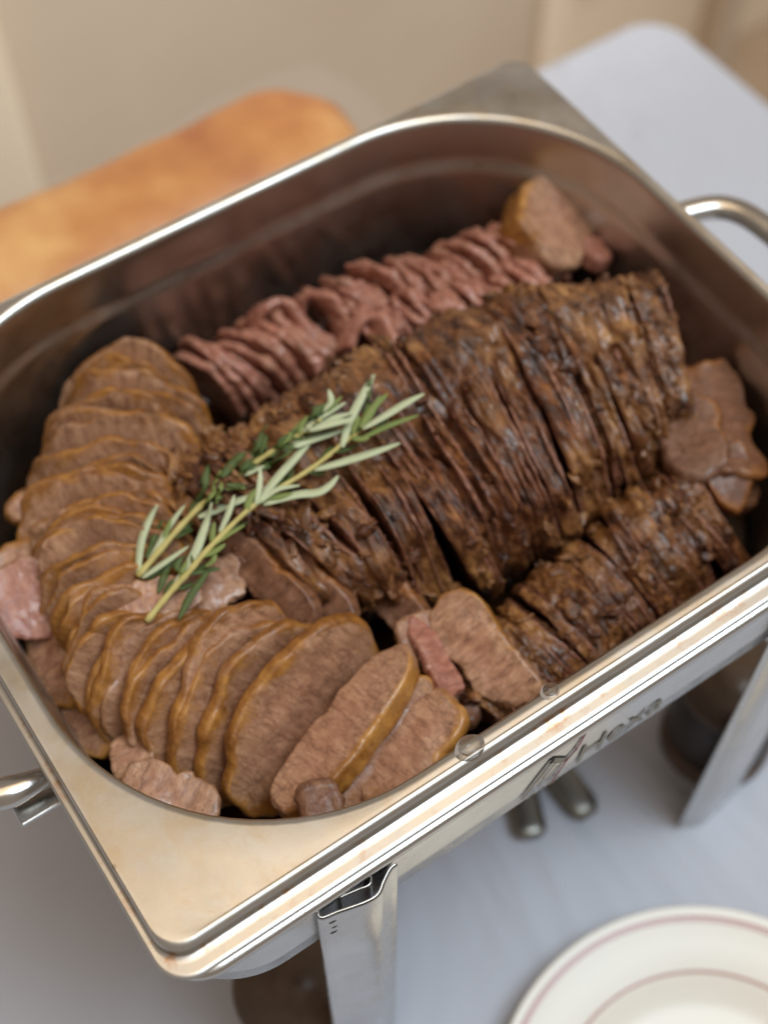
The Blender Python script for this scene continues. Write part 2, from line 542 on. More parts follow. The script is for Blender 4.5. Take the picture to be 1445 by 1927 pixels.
# water drops on the front ridge
def drop(u, v, sx, sy, h, label):
    p = at(u, v, .0004)
    V, F = [], []
    n, rr = 24, 10
    for i in range(rr + 1):
        a = math.pi / 2 * i / rr
        r = math.sin(a) ** .8; z = math.cos(a)
        for k in range(n):
            b = 2 * math.pi * k / n
            V.append((sx * r * math.cos(b) * (1 + .06 * math.cos(2 * b + 1)), sy * r * math.sin(b), h * z))
    F = grid_faces(rr + 1, n)
    c = len(V); V.append((0, 0, 0)); e = rr * n
    F += [(e + j, e + (j + 1) % n, c) for j in range(n)]
    F = [f[::-1] for f in F]
    o = link('water_drop', mesh('drop', V, F), M['drop'])
    o.location = (p[0], p[1], -.00005)
    o.rotation_euler = (.0, 0, .2)
    tag(o, label, 'drop', 'water drops on the pan edge')
drop(884, 1407, .0052, .0042, .0010, 'larger clear water drop on the front edge of the steel pan')
drop(1035, 1300, .0034, .0029, .0009, 'smaller clear water drop on the front edge of the steel pan')

# ================================================================== chafing dish frame
def build_frame():
    T = thing('chafing_dish', 'steel chafing dish stand with printed front band, side handles and folded sheet legs', 'chafing dish', (0, 0, ZT))
    # rolled rim under the pan lip
    rings = []
    X0, X1, Y0, Y1 = -.1630, .1634, -.1342, .1345
    prof = [(.004, -.0066), (.0012, -.0068), (.0003, -.0075), (0, -.0088), (.0003, -.0102), (.0012, -.0112), (.0016, -.0120), (.0010, -.0126), (.0010, -.0134), (.004, -.0136)]
    for off, z in prof:
        rings.append(rrect(X0 + off, X1 - off, Y0 + off, Y1 - off, .0165 - off * .8, z, 20, 14))
    V, F = loft(rings)
    part('rim', mesh('rim', V, [f[::-1] for f in F][::1]), M['polish'], T)
    # band
    rings = []
    for off, z, r in ((.0030, -.0125, .034), (.0022, -.014, .034), (.0022, -.020, .034), (.0022, -.035, .034), (.0022, -.0455, .034), (.0030, -.0462, .034), (.0042, -.0455, .033), (.0042, -.02, .033), (.0042, -.013, .033)):
        rings.append(rrect(X0 + off, X1 - off, Y0 + off, Y1 - off, r, z, 24, 40))
    V, F = loft(rings)
    V = np.array(V)
    V[:, 1] += fbm(V, .05, 2, 5) * .00025
    band = part('band', mesh('band', V, [f[::-1] for f in F]), M['frame'], T)
    yb = Y0 + .0022
    # legs: folded sheet, wavy in plan, open back
    def leg(plan, ztop, label=None, mirror=False, name='leg'):
        P = smooth_path(np.array(plan), 60)
        th = .0012
        T_ = np.gradient(P, axis=0); T_ /= np.linalg.norm(T_, axis=1)[:, None]
        Nn = np.c_[T_[:, 1], -T_[:, 0]]
        V = []; zs = [ztop, ztop - .0006, -.06, -.12, -.18, ZT + .001]
        n = len(P)
        loopn = 2 * n
        for z in zs:
            k = 0 if z != ztop else .0002
            out = P + Nn * (th - k); inn = P
            for p in out: V.append((p[0], p[1], z))
            for p in inn[::-1]: V.append((p[0], p[1], z))
        F = grid_faces(len(zs), loopn)
        # caps top
        for j in range(n - 1):
            F.append((j, j + 1, loopn - 2 - j, loopn - 1 - j))
        return part(name, mesh('leg', V, F), M['frame'], T, label)
    # front left leg, pressed with a wave beside the band
    q = lambda u, v, z=-.0165: at(u, v, z)[:2]
    y0 = yb - .0003
    plan = [(-.1000, -.118), (-.1085, yb + .001), (-.1120, y0 - .0022), (-.1085, y0 - .0040), (-.1000, y0 - .0042), (-.0960, y0 - .0052), (-.0925, y0 - .0046), (-.0885, y0 - .0022), (-.0850, y0 - .0012), (-.0815, y0 - .0010)]
    plan = [(-.1085, -.124), (-.1125, yb - .0002), (-.1135, y0 - .0022), (-.1085, y0 - .0034), (-.1000, y0 - .0056), (-.0955, y0 - .0058), (-.0920, y0 - .0036), (-.0880, y0 - .0014), (-.0852, y0 - .0010)]
    lg = leg(plan, -.0155)
    # rivets dents on the near leg
    for dz in (-.021, -.027, -.032):
        V, F = lathe([(.0002, .0004), (.0008, .00035), (.0012, .0001), (.0013, -.0003)], 12)
        V = [(x * 1.4 - .1105 + (.0006 if dz == -.027 else 0), y0 - .0040 - z, y * .7 + dz) for x, y, z in V]
        r = part('rivet', mesh('rivet', V, F), M['dark'], lg)
    # clip tab behind the wave
    V = []
    P = smooth_path([(-.1060, y0 - .0012), (-.1000, y0 - .0022), (-.0960, y0 - .0030), (-.0940, y0 - .0012)], 20)
    for z in (-.0148, -.034):
        for p in P: V.append((p[0], p[1], z))
        for p in P[::-1]: V.append((p[0], p[1] + .0009, z))
    F = grid_faces(2, 40) + [(j, j + 1, 38 - j, 39 - j) for j in range(19)]
    part('leg_clip', mesh('clip', V, F), M['polish'], lg)
    # front right leg
    pl = [(-x, y) for x, y in plan][::-1]
    pl = [(.0800, y0 - .001), (.0830, y0 - .0014), (.0870, y0 - .0040), (.0910, y0 - .0056), (.0980, y0 - .0050), (.1080, y0 - .0034), (.1150, y0 - .002), (.1160, yb), (.112, -.122)]
    leg(pl, -.0155)
    # back legs
    yb2 = Y1 - .0022
    leg([(-.082, yb2 + .0006), (-.090, yb2 + .003), (-.098, yb2 + .005), (-.112, yb2 + .003), (-.113, yb2 - .004)][::1], -.0155)
    leg([(.112, yb2 - .004), (.113, yb2 + .003), (.098, yb2 + .005), (.090, yb2 + .003), (.082, yb2 + .0006)], -.0155)
    # handles: bent tube with flattened ends and bracket
    def handle(sx, yA, yB, x0, reach, z):
        pts = [(x0, yA, z), (x0 + sx * reach * .45, yA + (yB - yA) * .02, z + .001), (x0 + sx * reach * .85, yA + (yB - yA) * .10, z + .002), (x0 + sx * reach, yA + (yB - yA) * .28, z + .003),
               (x0 + sx * reach, yA + (yB - yA) * .72, z + .003), (x0 + sx * reach * .85, yA + (yB - yA) * .90, z + .002), (x0 + sx * reach * .45, yA + (yB - yA) * .98, z + .001), (x0, yB, z)]
        P = smooth_path(pts, 60)
        s = np.linspace(0, 1, 60); e = np.minimum(s, 1 - s)
        rad = .0030 + .0026 * np.clip(e / .12, 0, 1)
        V, F = tube(P, rad, 16, flat=.85)
        h = part('handle', mesh('handle', V, F), M['polish'], T)
        for y in (yA, yB):
            b = part('bracket', box(min(x0 - sx * .003, x0 + sx * .016), max(x0 - sx * .003, x0 + sx * .016), y - .007, y + .007, z - .0105, z - .0085, .0006), M['frame'], h)
    handle(-1, -.043, .055, -.1610, .035, -.022)
    handle(1, .036, -.062, .1612, .038, -.026)
    # writing on the band
    def text(body, size, x, z, shear=0, mat='print_grey', sx=1):
        cu = bpy.data.curves.new('lettering', 'FONT'); cu.body = body; cu.size = size; cu.shear = shear
        cu.extrude = .00006
        tmp = bpy.data.objects.new('tmp', cu); COL.objects.link(tmp)
        bpy.context.view_layer.update()
        dg = bpy.context.evaluated_depsgraph_get()
        me = bpy.data.meshes.new_from_object(tmp.evaluated_get(dg))
        bpy.data.objects.remove(tmp)
        for v in me.vertices:
            v.co = Vector((x + v.co.x * sx, yb - .00035 - v.co.z, z + v.co.y))
        me.materials.clear()
        return part('lettering', me, M[mat], band)
    text('Hexa', .0185, -.0105, -.0415, .12, sx=1.0)
    def strip(pts, wd, mat, name='logo_stroke'):
        P = np.array(pts, float); V = []; F = []
        d = np.gradient(P, axis=0); d /= np.linalg.norm(d, axis=1)[:, None]
        nn = np.c_[-d[:, 1], d[:, 0]]
        for (p, n_) in zip(P, nn):
            for s in (-1, 1): V.append((p[0] + n_[0] * s * wd / 2, yb - .00038, p[1] + n_[1] * s * wd / 2))
        F = [(2 * i, 2 * i + 1, 2 * i + 3, 2 * i + 2) for i in range(len(P) - 1)]
        return part(name, mesh('stroke', V, F, False), M[mat], band)
    # triangular monogram: A and V, with a red flourish, small line of letters beneath
    strip([(-.0325, -.041), (-.0215, -.0205)], .0024, 'print_grey')
    strip([(-.0222, -.0208), (-.0152, -.030)], .0028, 'print_grey')
    strip([(-.0262, -.0375), (-.0200, -.0255)], .0016, 'print_grey')
    strip([(-.0235, -.0370), (-.0185, -.0295)], .0014, 'print_grey')
    strip(smooth_path([(-.0085, -.0145), (-.0105, -.0235), (-.0150, -.0320), (-.0195, -.0440)], 12), .0014, 'print_red')
    strip([(-.0160, -.0305), (-.0105, -.0260)], .0012, 'print_red')
    text('ATO', .0042, -.0300, -.0445, 0, sx=1.6)
    return T
build_frame()

# ================================================================== meat
class CW(np.ndarray):
    core = None

def slab(a, b, th, seed, exp=2.4, nr=11, na=84, er=None, nflat=0, outl=.06, face_d=((.0004, .006),), rim_d=((.0008, .007),), bend=0., twist=0., egg=0., crust=None, ridge=None, wave=0., oseed=None, oz=None, ret_n=False):
    """a slice: outline a x b in local xy, thickness along z; returns V, F, rim weight"""
    er = th / 2 if er is None else er
    th_ = np.linspace(0, 2 * math.pi, na, endpoint=False)
    c, s = np.cos(th_), np.sin(th_)
    r = (np.abs(c / a) ** exp + np.abs(s / b) ** exp) ** (-1 / exp)
    r = r * (1 + outl * fbm(np.c_[c * 1.6, s * 1.6, np.full(na, seed * 3.7 if oz is None else oz)], 1.0, 3, seed if oseed is None else oseed))
    r = r * (1 + egg * c)
    prof = []     # (inset mode, value, z, nx(radial), nz, rimweight)
    for k in np.linspace(.12, 1, nr): prof.append(('f', k, th / 2, 0, 1, max(0, (k - .50) / .50) ** 1.8 * .58))
    for p in np.linspace(70, 0, 4): prof.append(('r', er * (1 - math.cos(math.radians(p))), th / 2 - er + er * math.sin(math.radians(p)), math.cos(math.radians(p)), math.sin(math.radians(p)), 1))
    for k in range(nflat): prof.append(('r', 0, (th / 2 - er) * (1 - 2 * (k + 1) / (nflat + 1)), 1, 0, 1))
    for p in np.linspace(0, -70, 4): prof.append(('r', er * (1 - math.cos(math.radians(p))), -th / 2 + er + er * math.sin(math.radians(p)), math.cos(math.radians(p)), math.sin(math.radians(p)), 1))
    for k in np.linspace(1, .12, nr): prof.append(('f', k, -th / 2, 0, -1, max(0, (k - .50) / .50) ** 1.8 * .58))
    V = []; Nn = []; W = []; ANG = []
    for mode, v, z, nx, nz, wgt in prof:
        rad = (r - er) * v if mode == 'f' else r - v
        V.append(np.c_[rad * c, rad * s, np.full(na, z)])
        Nn.append(np.c_[nx * c, nx * s, np.full(na, nz)])
        W.append(np.full(na, wgt)); ANG.append(th_)
    npr = len(prof)
    V.append(np.array([[0, 0, th / 2], [0, 0, -th / 2]])); Nn.append(np.array([[0, 0, 1.], [0, 0, -1]])); W.append(np.zeros(2)); ANG.append(np.zeros(2))
    V = np.vstack(V); Nn = np.vstack(Nn); W = np.concatenate(W); ANG = np.concatenate(ANG)
    off = np.array([seed * 1.37, seed * .71, seed * .29])
    df = sum(A * fbm(V + off, S, 2, seed + 5 + i) for i, (A, S) in enumerate(face_d))
    dr = sum(A * fbm(V + off, S, 2, seed + 15 + i) for i, (A, S) in enumerate(rim_d))
    if ridge:
        dr = dr + sum(A * (.5 - 1.4 * np.abs(fbm(V + off, S, 2, seed + 45 + i))) for i, (A, S) in enumerate(ridge))
    isr = np.clip(W, 0, 1)
    V = V + Nn * (df * (1 - isr) + dr * isr)[:, None]
    V[:, 2] += wave * np.sin(V[:, 0] / a * 4.2 + seed) * (.6 + .4 * V[:, 1] / b)
    V[:, 2] += bend * ((V[:, 0] / a) ** 2) + twist * V[:, 0] * V[:, 1] / (a * b) + .35 * bend * (V[:, 1] / b)
    F = grid_faces(npr, na)
    F = [f[::-1] for f in F]
    t, bt = npr * na, npr * na + 1
    F += [(j, (j + 1) % na, t) for j in range(na)]
    e = (npr - 1) * na
    F += [(e + (j + 1) % na, e + j, bt) for j in range(na)]
    if crust is not None: W = W * crust(ANG)
    if ret_n: return V, F, W, Nn
    W = W.view(CW); W.core = np.clip(1 - ((V[:, 0] / a) ** 2 + (V[:, 1] / b) ** 2) * 1.15, 0, 1)
    return V, F, W

def place(o, C, X, N):
    X = np.asarray(X, float); N = np.asarray(N, float)
    X = X / np.linalg.norm(X); N = N - X * (N @ X); N /= np.linalg.norm(N); Y = np.cross(N, X)
    mm = Matrix.Identity(4)
    for i in range(3):
        mm[i][0] = X[i]; mm[i][1] = Y[i]; mm[i][2] = N[i]; mm[i][3] = C[i]
    o.matrix_world = mm

Zv = np.array([0, 0, 1.])
ORD = ['first', 'second', 'third', 'fourth', 'fifth', 'sixth', 'seventh', 'eighth', 'ninth', 'tenth', 'eleventh', 'twelfth', 'thirteenth', 'fourteenth', 'fifteenth',
       'sixteenth', 'seventeenth', 'eighteenth', 'nineteenth', 'twentieth', 'twenty-first', 'twenty-second', 'twenty-third', 'twenty-fourth', 'twenty-fifth']
# ---- fan of thin slices on the left, curling round to the front
KEYS = [  # k, left/lower end px, right/upper end px, z left, z right, lean deg, half height, bow
    (0, (140, 742), (362, 748), -.050, -.044, 60, .034, .36),
    (5, (95, 880), (358, 832), -.050, -.034, 56, .034, .36),
    (10, (58, 1035), (322, 945), -.052, -.028, 53, .034, .36),
    (14, (112, 1150), (290, 1005), -.050, -.026, 53, .032, .36),
    (17, (150, 1240), (262, 1095), -.048, -.028, 54, .030, .36),
    (21, (200, 1370), (300, 1175), -.052, -.030, 54, .030, .36),
    (24, (262, 1428), (400, 1172), -.052, -.030, 54, .030, .36),
    (27, (338, 1480), (500, 1160), -.054, -.030, 57, .028, .36),
    (28, (378, 1492), (552, 1160), -.054, -.030, 58, .028, .36),
    (29, (428, 1470), (622, 1170), -.050, -.026, 60, .028, .36),
]
def keyat(k):
    ks = [q[0] for q in KEYS]
    f = lambda sel: np.interp(k, ks, [sel(q) for q in KEYS])
    return ((f(lambda q: q[1][0]), f(lambda q: q[1][1])), (f(lambda q: q[2][0]), f(lambda q: q[2][1])), f(lambda q: q[3]), f(lambda q: q[4]), f(lambda q: q[5]), f(lambda q: q[6]), f(lambda q: q[7]))

FAN = 'thin roast slices fanned along the left side'
names_fan = {0: 'rearmost thin roast slice of the left fan, against the dark back wall of the pan',
             29: 'front roast slice with a bright golden rim and broad grey-brown cut face',
             28: 'wide pale roast slice directly left of the golden-rimmed front slice'}
NF = 38
def build_fan():
    for i_ in range(NF):
        k = i_ * 29 / (NF - 1)
        (e1, e2, z1, z2, lean, b, bow) = keyat(k)
        jit = rng.normal(0, 1, 6)
        e1 = (e1[0] + jit[0] * 11, e1[1] + jit[1] * 7); e2 = (e2[0] + jit[2] * 11, e2[1] + jit[3] * 7)
        E1 = at(*e1, z1); E2 = at(*e2, z2 + jit[4] * .001)
        L = E2 - E1; ln = np.linalg.norm(L); L /= ln
        H = np.cross(L, Zv); H /= np.linalg.norm(H)
        if k > 26: pass
        la = math.radians(lean + jit[5] * 5)
        N = H * math.sin(la) + Zv * math.cos(la)
        a = ln / 2 * 1.13 * (1 + .05 * rng.normal()); b = b * (1 + .05 * rng.normal())
        th = .0026 + .0016 * rng.random() + (.0016 if i_ > NF - 7 else 0)
        V, F, W = slab(a, b, th, 100 + i_, er=th * .33, nflat=1, exp=2.1 + .6 * rng.random(), outl=.11, bend=.0018 * rng.normal(), twist=.0012 * rng.normal(), wave=.0008 + .0010 * rng.random(),
                       face_d=((.0006, .009), (.0002, .003)), rim_d=((.0008, .009), (.0003, .0025)), nr=12, na=88)
        o = link('roast_slice', mesh('slice', V, F, attrs={'crust': W * (.75 + .55 * rng.random()) * (1 + .55 * fbm(V + i_ * .37, .014, 2, 900 + i_)), 'core': W.core}), M['slice'])
        N2 = N - L * (N @ L); N2 /= np.linalg.norm(N2); U = np.cross(N2, L)
        C = (E1 + E2) / 2 - U * b * (1 - bow) + U * b * .25
        place(o, C, L, N2)
        if i_ == 0: lab = names_fan[0]
        elif i_ == NF - 1: lab = names_fan[29]
        elif i_ == NF - 2: lab = names_fan[28]
        elif i_ < 19: lab = 'thin roast slice of the left fan, %s counted from its rear end' % ORD[i_]
        else: lab = 'thin roast slice of the left fan, %s counted back from its golden-rimmed front slice' % ORD[NF - 1 - i_]
        tag(o, lab, 'meat slice', FAN)
build_fan()

def slice_px(name, corners, zc, N, seed, mat, label, th=.006, exp=2.6, grp=None, a=None, b=None, outl=.08, bend=0, roll=0, er=None, nflat=0, crust=None):
    """one slice from its centre pixel, long-axis end pixel, height and normal"""
    (u, v), (u2, v2) = corners
    C = at(u, v, zc); E = at(u2, v2, zc)
    L = E - C; aa = np.linalg.norm(L); L /= aa
    a = a or aa
    if er is None: er = th * .28; nflat = 2
    cf_ = crust
    V, F, W = slab(a, b or a * .55, th, seed, exp=exp, outl=outl, bend=bend, er=er, nflat=nflat,
                   wave=.0005, face_d=((.0006, .010), (.0002, .003)), rim_d=((.0007, .008), (.0004, .0025)), nr=14, na=96, crust=crust)
    o = link(name, mesh('slice', V, F, attrs={'crust': W, 'core': W.core}), M[mat])
    N = np.asarray(N, float); N = N / np.linalg.norm(N)
    if roll: L = L + Zv * roll
    place(o, C, L, N)
    tag(o, label, 'meat slice' if 'slice' in name else 'meat piece', grp)
    return o

G1 = 'single roast slices'
right_crust = lambda ang: np.clip(.6 - 1.2 * np.sin(ang - .1), 0, 1.25)
# slices at the front, crust towards the pan edge
slice_px('roast_slice', ((652, 1382), (770, 1240)), -.038, (-.62, .18, .75), 301, 'slice', 'large front roast slice lying open, dark golden crust along its lower right edge', th=.0095, b=.0120, grp=G1, crust=right_crust, roll=.15, nflat=4, er=.002, exp=2.2)
slice_px('roast_slice', ((716, 1402), (808, 1285)), -.045, (.30, -.40, .85), 302, 'slice', 'narrow golden-crusted roast slice just right of the large open front slice', th=.010, b=.0085, grp=G1, roll=.2, nflat=3, er=.0025, crust=lambda a_: np.ones_like(a_))
slice_px('roast_slice', ((778, 1412), (862, 1325)), -.042, (-.50, .05, .85), 303, 'slice', 'wedge-shaped pale roast slice next to the front pan edge, right of the golden slices', th=.008, b=.0125, grp=G1, roll=.25, nflat=2, er=.003, crust=right_crust)
# loose pieces
slice_px('meat_piece', ((318, 1492), (400, 1530)), -.036, (.1, -.5, .8), 304, 'slice', 'pinkish meat chip sticking up by the front left corner of the pan', th=.0045, b=.0085, grp=None, crust=lambda a_: a_ * 0, roll=-.1, exp=3.6, outl=.18)
slice_px('meat_piece', ((250, 1425), (262, 1470)), -.045, (-.3, -.5, .7), 305, 'slice', 'small brownish-pink meat scrap at the lower left of the fan', th=.005, b=.008, crust=lambda a_: a_ * 0)
slice_px('meat_piece', ((285, 1135), (365, 1110)), -.026, (-.35, -.15, .9), 306, 'slice', 'flat tan meat piece lying under the rosemary stem ends', th=.0032, b=.0080, crust=lambda a_: a_ * .1, exp=3.2, outl=.22)
slice_px('meat_piece', ((400, 1105), (455, 1075)), -.030, (-.40, -.15, .85), 316, 'slice', 'mauve-brown meat piece right of the lowest dark rosemary leaf', th=.0032, b=.0095, crust=lambda a_: a_ * 0, exp=3.2, outl=.22)
slice_px('meat_piece', ((50, 1130), (125, 1095)), -.042, (-.15, -.35, .9), 307, 'pink', 'pink flat meat slab at the left edge of the pan', th=.0050, b=.016, crust=lambda a_: np.clip(np.sin(a_) * 1.2, 0, 1), exp=3.0, outl=.16)
slice_px('meat_piece', ((50, 1075), (115, 1060)), -.050, (-.3, -.2, .9), 308, 'slice', 'brown-edged meat piece above the pink slab at the left edge', th=.007, b=.013)
slice_px('meat_piece', ((110, 1240), (150, 1330)), -.052, (-.6, -.2, .7), 309, 'slice', 'tan meat piece between the left pan wall and the fan, below the pink slab', th=.007, b=.011)
slice_px('meat_piece', ((165, 1345), (215, 1420)), -.056, (-.5, -.3, .7), 315, 'slice', 'dull brown meat piece low in the front left curve of the pan', th=.007, b=.010)
slice_px('meat_piece', ((45, 955), (70, 930)), -.052, (-.5, -.4, .7), 310, 'slice', 'small rounded tan meat piece beside the left fan, at the pan wall', th=.006, b=.006)
slice_px('meat_piece', ((600, 1515), (640, 1500)), -.032, (.1, -.4, .8), 311, 'chunk', 'reddish shredded meat bit at the front pan edge, under the open slice', th=.008, b=.008, crust=lambda a_: a_ * 0, exp=2.8)
slice_px('meat_piece', ((815, 1235), (852, 1300)), -.038, (.3, -.3, .8), 312, 'pink', 'narrow pink meat strip standing between the front slices and right roast', th=.0040, b=.0055, crust=lambda a_: a_ * 0, roll=-.05, exp=3.4, outl=.2)
slice_px('meat_piece', ((790, 1195), (830, 1170)), -.040, (-.1, -.3, .9), 313, 'slice', 'small pink meat scrap tucked under the tip of the central roast', th=.006, b=.008, crust=lambda a_: a_ * .1)
slice_px('meat_piece', ((850, 1335), (885, 1370)), -.052, (.1, -.3, .9), 314, 'chunk', 'dark pink meat scrap by the front edge, right of the wedge slice', th=.007, b=.009, crust=lambda a_: a_ * .2)

# ---- pink rows at the back
def build_back_rows():
    def row(p0, p1, zA, zB, n, a, b, th, ydir, seed, label, grp, tilt=.2, zj=.002):
        A = at(*p0, zA); B = at(*p1, zB)
        ax = (B - A) / np.linalg.norm(B - A)
        for k in range(n):
            t = k / (n - 1)
            C = A + (B - A) * t + np.array([0, rng.normal() * .0015, rng.normal() * zj])
            N = ax + np.array([0, 0, tilt]) + rng.normal(0, .10, 3)
            L = np.array([ydir[0], ydir[1], ydir[2]]) + rng.normal(0, .08, 3)
            V, F, W = slab(a * (1 + .12 * rng.normal()), b, th * (1 + .12 * rng.normal()), seed + k, exp=2.5, outl=.08, bend=.0016 * rng.normal(), twist=.001 * rng.normal(),
                           face_d=((.0006, .008),), rim_d=((.0014, .006), (.0007, .0025)), er=th * .3, nflat=1, nr=9, na=80)
            o = link('pink_slice', mesh('slice', V, F, attrs={'crust': W * .50, 'core': W.core}), M['pink'])
            place(o, C, L, N)
            tag(o, label % ORD[k], 'meat slice', grp)
    row((395, 720), (600, 655), -.062, -.062, 12, .022, .020, .0040, (.25, -.85, .10), 400, 'pinkish slice of the short back row left of the curled strips, %s from the left', 'short back row of pink slices')
    row((640, 610), (1000, 505), -.060, -.058, 25, .019, .022, .0036, (.20, -.8, .10), 430, 'thin pink slice standing in the long back row, %s from its left end', 'long back row of pink slices')
    row((690, 640), (1010, 540), -.052, -.050, 21, .012, .016, .0038, (.15, -.8, -.1), 460, 'short pink slice in the front tier of the long back row, %s from the left', 'front tier of the long back row')
    # curled strips
    def curl(pts, z0s, wd, th, seed, label):
        P = smooth_path([at(u, v, z) for (u, v), z in zip(pts, z0s)], 26)
        V = []; n = len(P)
        T = np.gradient(P, axis=0); T /= np.linalg.norm(T, axis=1)[:, None]
        wdir = np.array([.30, -.62, .72]) ; wdir /= np.linalg.norm(wdir)
        prof = [(-1, -.6), (-1, .6), (-.7, 1), (.7, 1), (1, .6), (1, -.6), (.7, -1), (-.7, -1)]
        for i, (p, t) in enumerate(zip(P, T)):
            s = np.cross(t, wdir); s /= np.linalg.norm(s)
            k = 1 + .12 * math.sin(i * .9 + seed)
            for (c_, d_) in prof: V.append(p + wdir * c_ * wd / 2 * k + s * d_ * th / 2)
        F = grid_faces(n, 8) + [tuple(range(7, -1, -1)), tuple(range((n - 1) * 8, n * 8))]
        V = np.array(V); V += (fbm(V, .006, 2, seed) * .0006)[:, None] * np.array([.4, .4, .8])
        o = link('curled_meat_strip', mesh('curl', V, F, attrs={'crust': np.zeros(len(V))}), M['pink'])
        tag(o, label, 'meat strip', 'curled pink meat strips')
    curl([(478, 640), (482, 595), (520, 570), (556, 600), (590, 670)], [-.055, -.043, -.040, -.044, -.052], .013, .0042, 1, 'pink meat strip curled into an arch in the back row, leftmost curl')
    curl([(552, 610), (568, 562), (608, 560), (640, 600), (652, 660)], [-.056, -.045, -.042, -.046, -.052], .013, .0042, 2, 'pink meat strip curled beside the leftmost arch in the back row')
    curl([(648, 660), (668, 608), (706, 600), (726, 640), (728, 690)], [-.044, -.036, -.033, -.036, -.042], .013, .0040, 3, 'bright pink curled strip in front of the back row, right of the arches')
    curl([(640, 625), (650, 560), (668, 540), (690, 560), (700, 600)], [-.056, -.046, -.044, -.046, -.05], .012, .0044, 4, 'dull pink folded strip at the start of the long back row')
build_back_rows()

# chunk in the rear corner
slice_px('meat_chunk', ((1030, 428), (1062, 350)), -.040, (-.30, -.70, .65), 501, 'slice', 'thick pale pink meat chunk with a golden side in the rear corner of the pan', th=.018, b=.0185, exp=3.2, a=.0215, er=.003, nflat=4, outl=.07, crust=lambda a_: np.clip(1.6 * np.cos(a_ - 1.9) - .35, 0, 1))
slice_px('meat_piece', ((1118, 480), (1135, 505)), -.045, (.2, -.4, .8), 502, 'pink', 'small pale meat scrap right of the rear corner chunk', th=.009, b=.006, crust=lambda a_: a_ * 0)

# ---- big roasts: rows of thick crusty slices
def roast_row(A, B, n, ha, hb, seed, label, grp, ndir=None, gold=None, amp=1.0, spread=.35, jit=.0010, lean=.035, flap=.12, name='crusty_roast_slice'):
    A = np.array(A); B = np.array(B); ax = (B - A); ln = np.linalg.norm(ax); ax /= ln
    wd = np.exp(rng.normal(0, spread, n)); wd = wd / wd.sum() * ln
    pos = np.cumsum(wd) - wd / 2
    out = []
    for k in range(n):
        t = pos[k] / ln
        big = 1.0 if rng.random() < flap else 0.0
        C = A + ax * pos[k] + rng.normal(0, jit, 3) * np.array([.5, 1, 1.2 + big])
        N = (np.array(ndir(t)) if ndir else ax.copy()) + rng.normal(0, lean * (1 + 2 * big), 3)
        N /= np.linalg.norm(N)
        L = np.cross(Zv, N); L /= np.linalg.norm(L)
        h_a = np.interp(t, *ha) * (1 + .02 * rng.normal()); h_b = np.interp(t, *hb) * (1 + .025 * rng.normal())
        th = wd[k] * 1.16
        V, F, W, Nn = slab(h_a, h_b, th, seed + k, exp=2.05, nr=6, na=240, er=min(.0013, th * .2), nflat=max(4, int(th / .0009)), outl=.11, oseed=seed, oz=t * 1.6,
                       face_d=((.0010, .008), (.0004, .003)), rim_d=((.0004, .003),), bend=.0022 * rng.normal(), twist=.0012 * rng.normal(), ret_n=True)
        X = L; Y = np.cross(N, L); Rm = np.stack([X, Y, N], 1)
        Wd = V @ Rm.T + C
        # crust relief is continuous from slice to slice and drawn out along the cuts
        st = Wd @ np.diag([2.6, .75, .85])
        isr = 1 - np.abs(Nn[:, 2]) ** 2
        d = amp * (.0030 * fbm(st, .022, 2, seed) + .0012 * (.45 - 1.3 * np.abs(fbm(st, .012, 2, seed + 3))) + .0009 * fbm(st, .0060, 2, seed + 5) + .0005 * (.4 - np.abs(fbm(Wd, .0030, 2, seed + 7))) * 1.6 + .0003 * fbm(Wd, .0014, 1, seed + 9))
        V = V + Nn * (d * isr)[:, None]
        Wd = V @ Rm.T + C
        me = mesh('roast', V, F)
        o = link(name, me, M['roast'])
        place(o, C, L, N)
        g = np.array([gold(p) for p in Wd]) if gold else np.zeros(len(V))
        for nm, val in (('gold', g), ('face', np.abs(Nn[:, 2]))):
            a_ = me.attributes.new(nm, 'FLOAT', 'POINT'); a_.data.foreach_set('value', np.asarray(val, np.float32))
        tag(o, label(k, n), 'meat slice', grp)
        out.append((o, Wd, W))
    return out

def gold_main(p):    # charred in the middle, paler and shredded towards the back and at both ends
    q = math.exp(-(((p[0] - .035) / .050) ** 2 + ((p[1] + .008) / .034) ** 2))
    g = .62 - .85 * q
    g = max(g, (p[1] - .022) / .020)
    return float(np.clip(g, 0, 1)) * .85
ROASTS = []
def lab_main(k, n):
    if k == 0: return 'end slice of the big central roast, touching the left fan of slices'
    if k == n - 1: return 'end slice of the big central roast, nearest the right pan wall'
    if k < n / 2: return 'dark-crusted slice of the big central roast, %s counted from its rosemary end' % ORD[k]
    return 'dark-crusted slice of the big central roast, %s counted from its right end' % ORD[n - 1 - k]
ROASTS += roast_row((-.066, .014, -.053), (.138, -.010, -.051), 34,
                    ([0, .08, .25, .6, .85, 1], [.034, .046, .052, .052, .045, .034]),
                    ([0, .08, .25, .6, .85, 1], [.028, .037, .043, .046, .042, .032]), 600, lab_main, 'slices of the big central roast', spread=.42, lean=.045, jit=.0016,
                    ndir=lambda t: (1, .24 - .72 * t, .20), gold=gold_main)
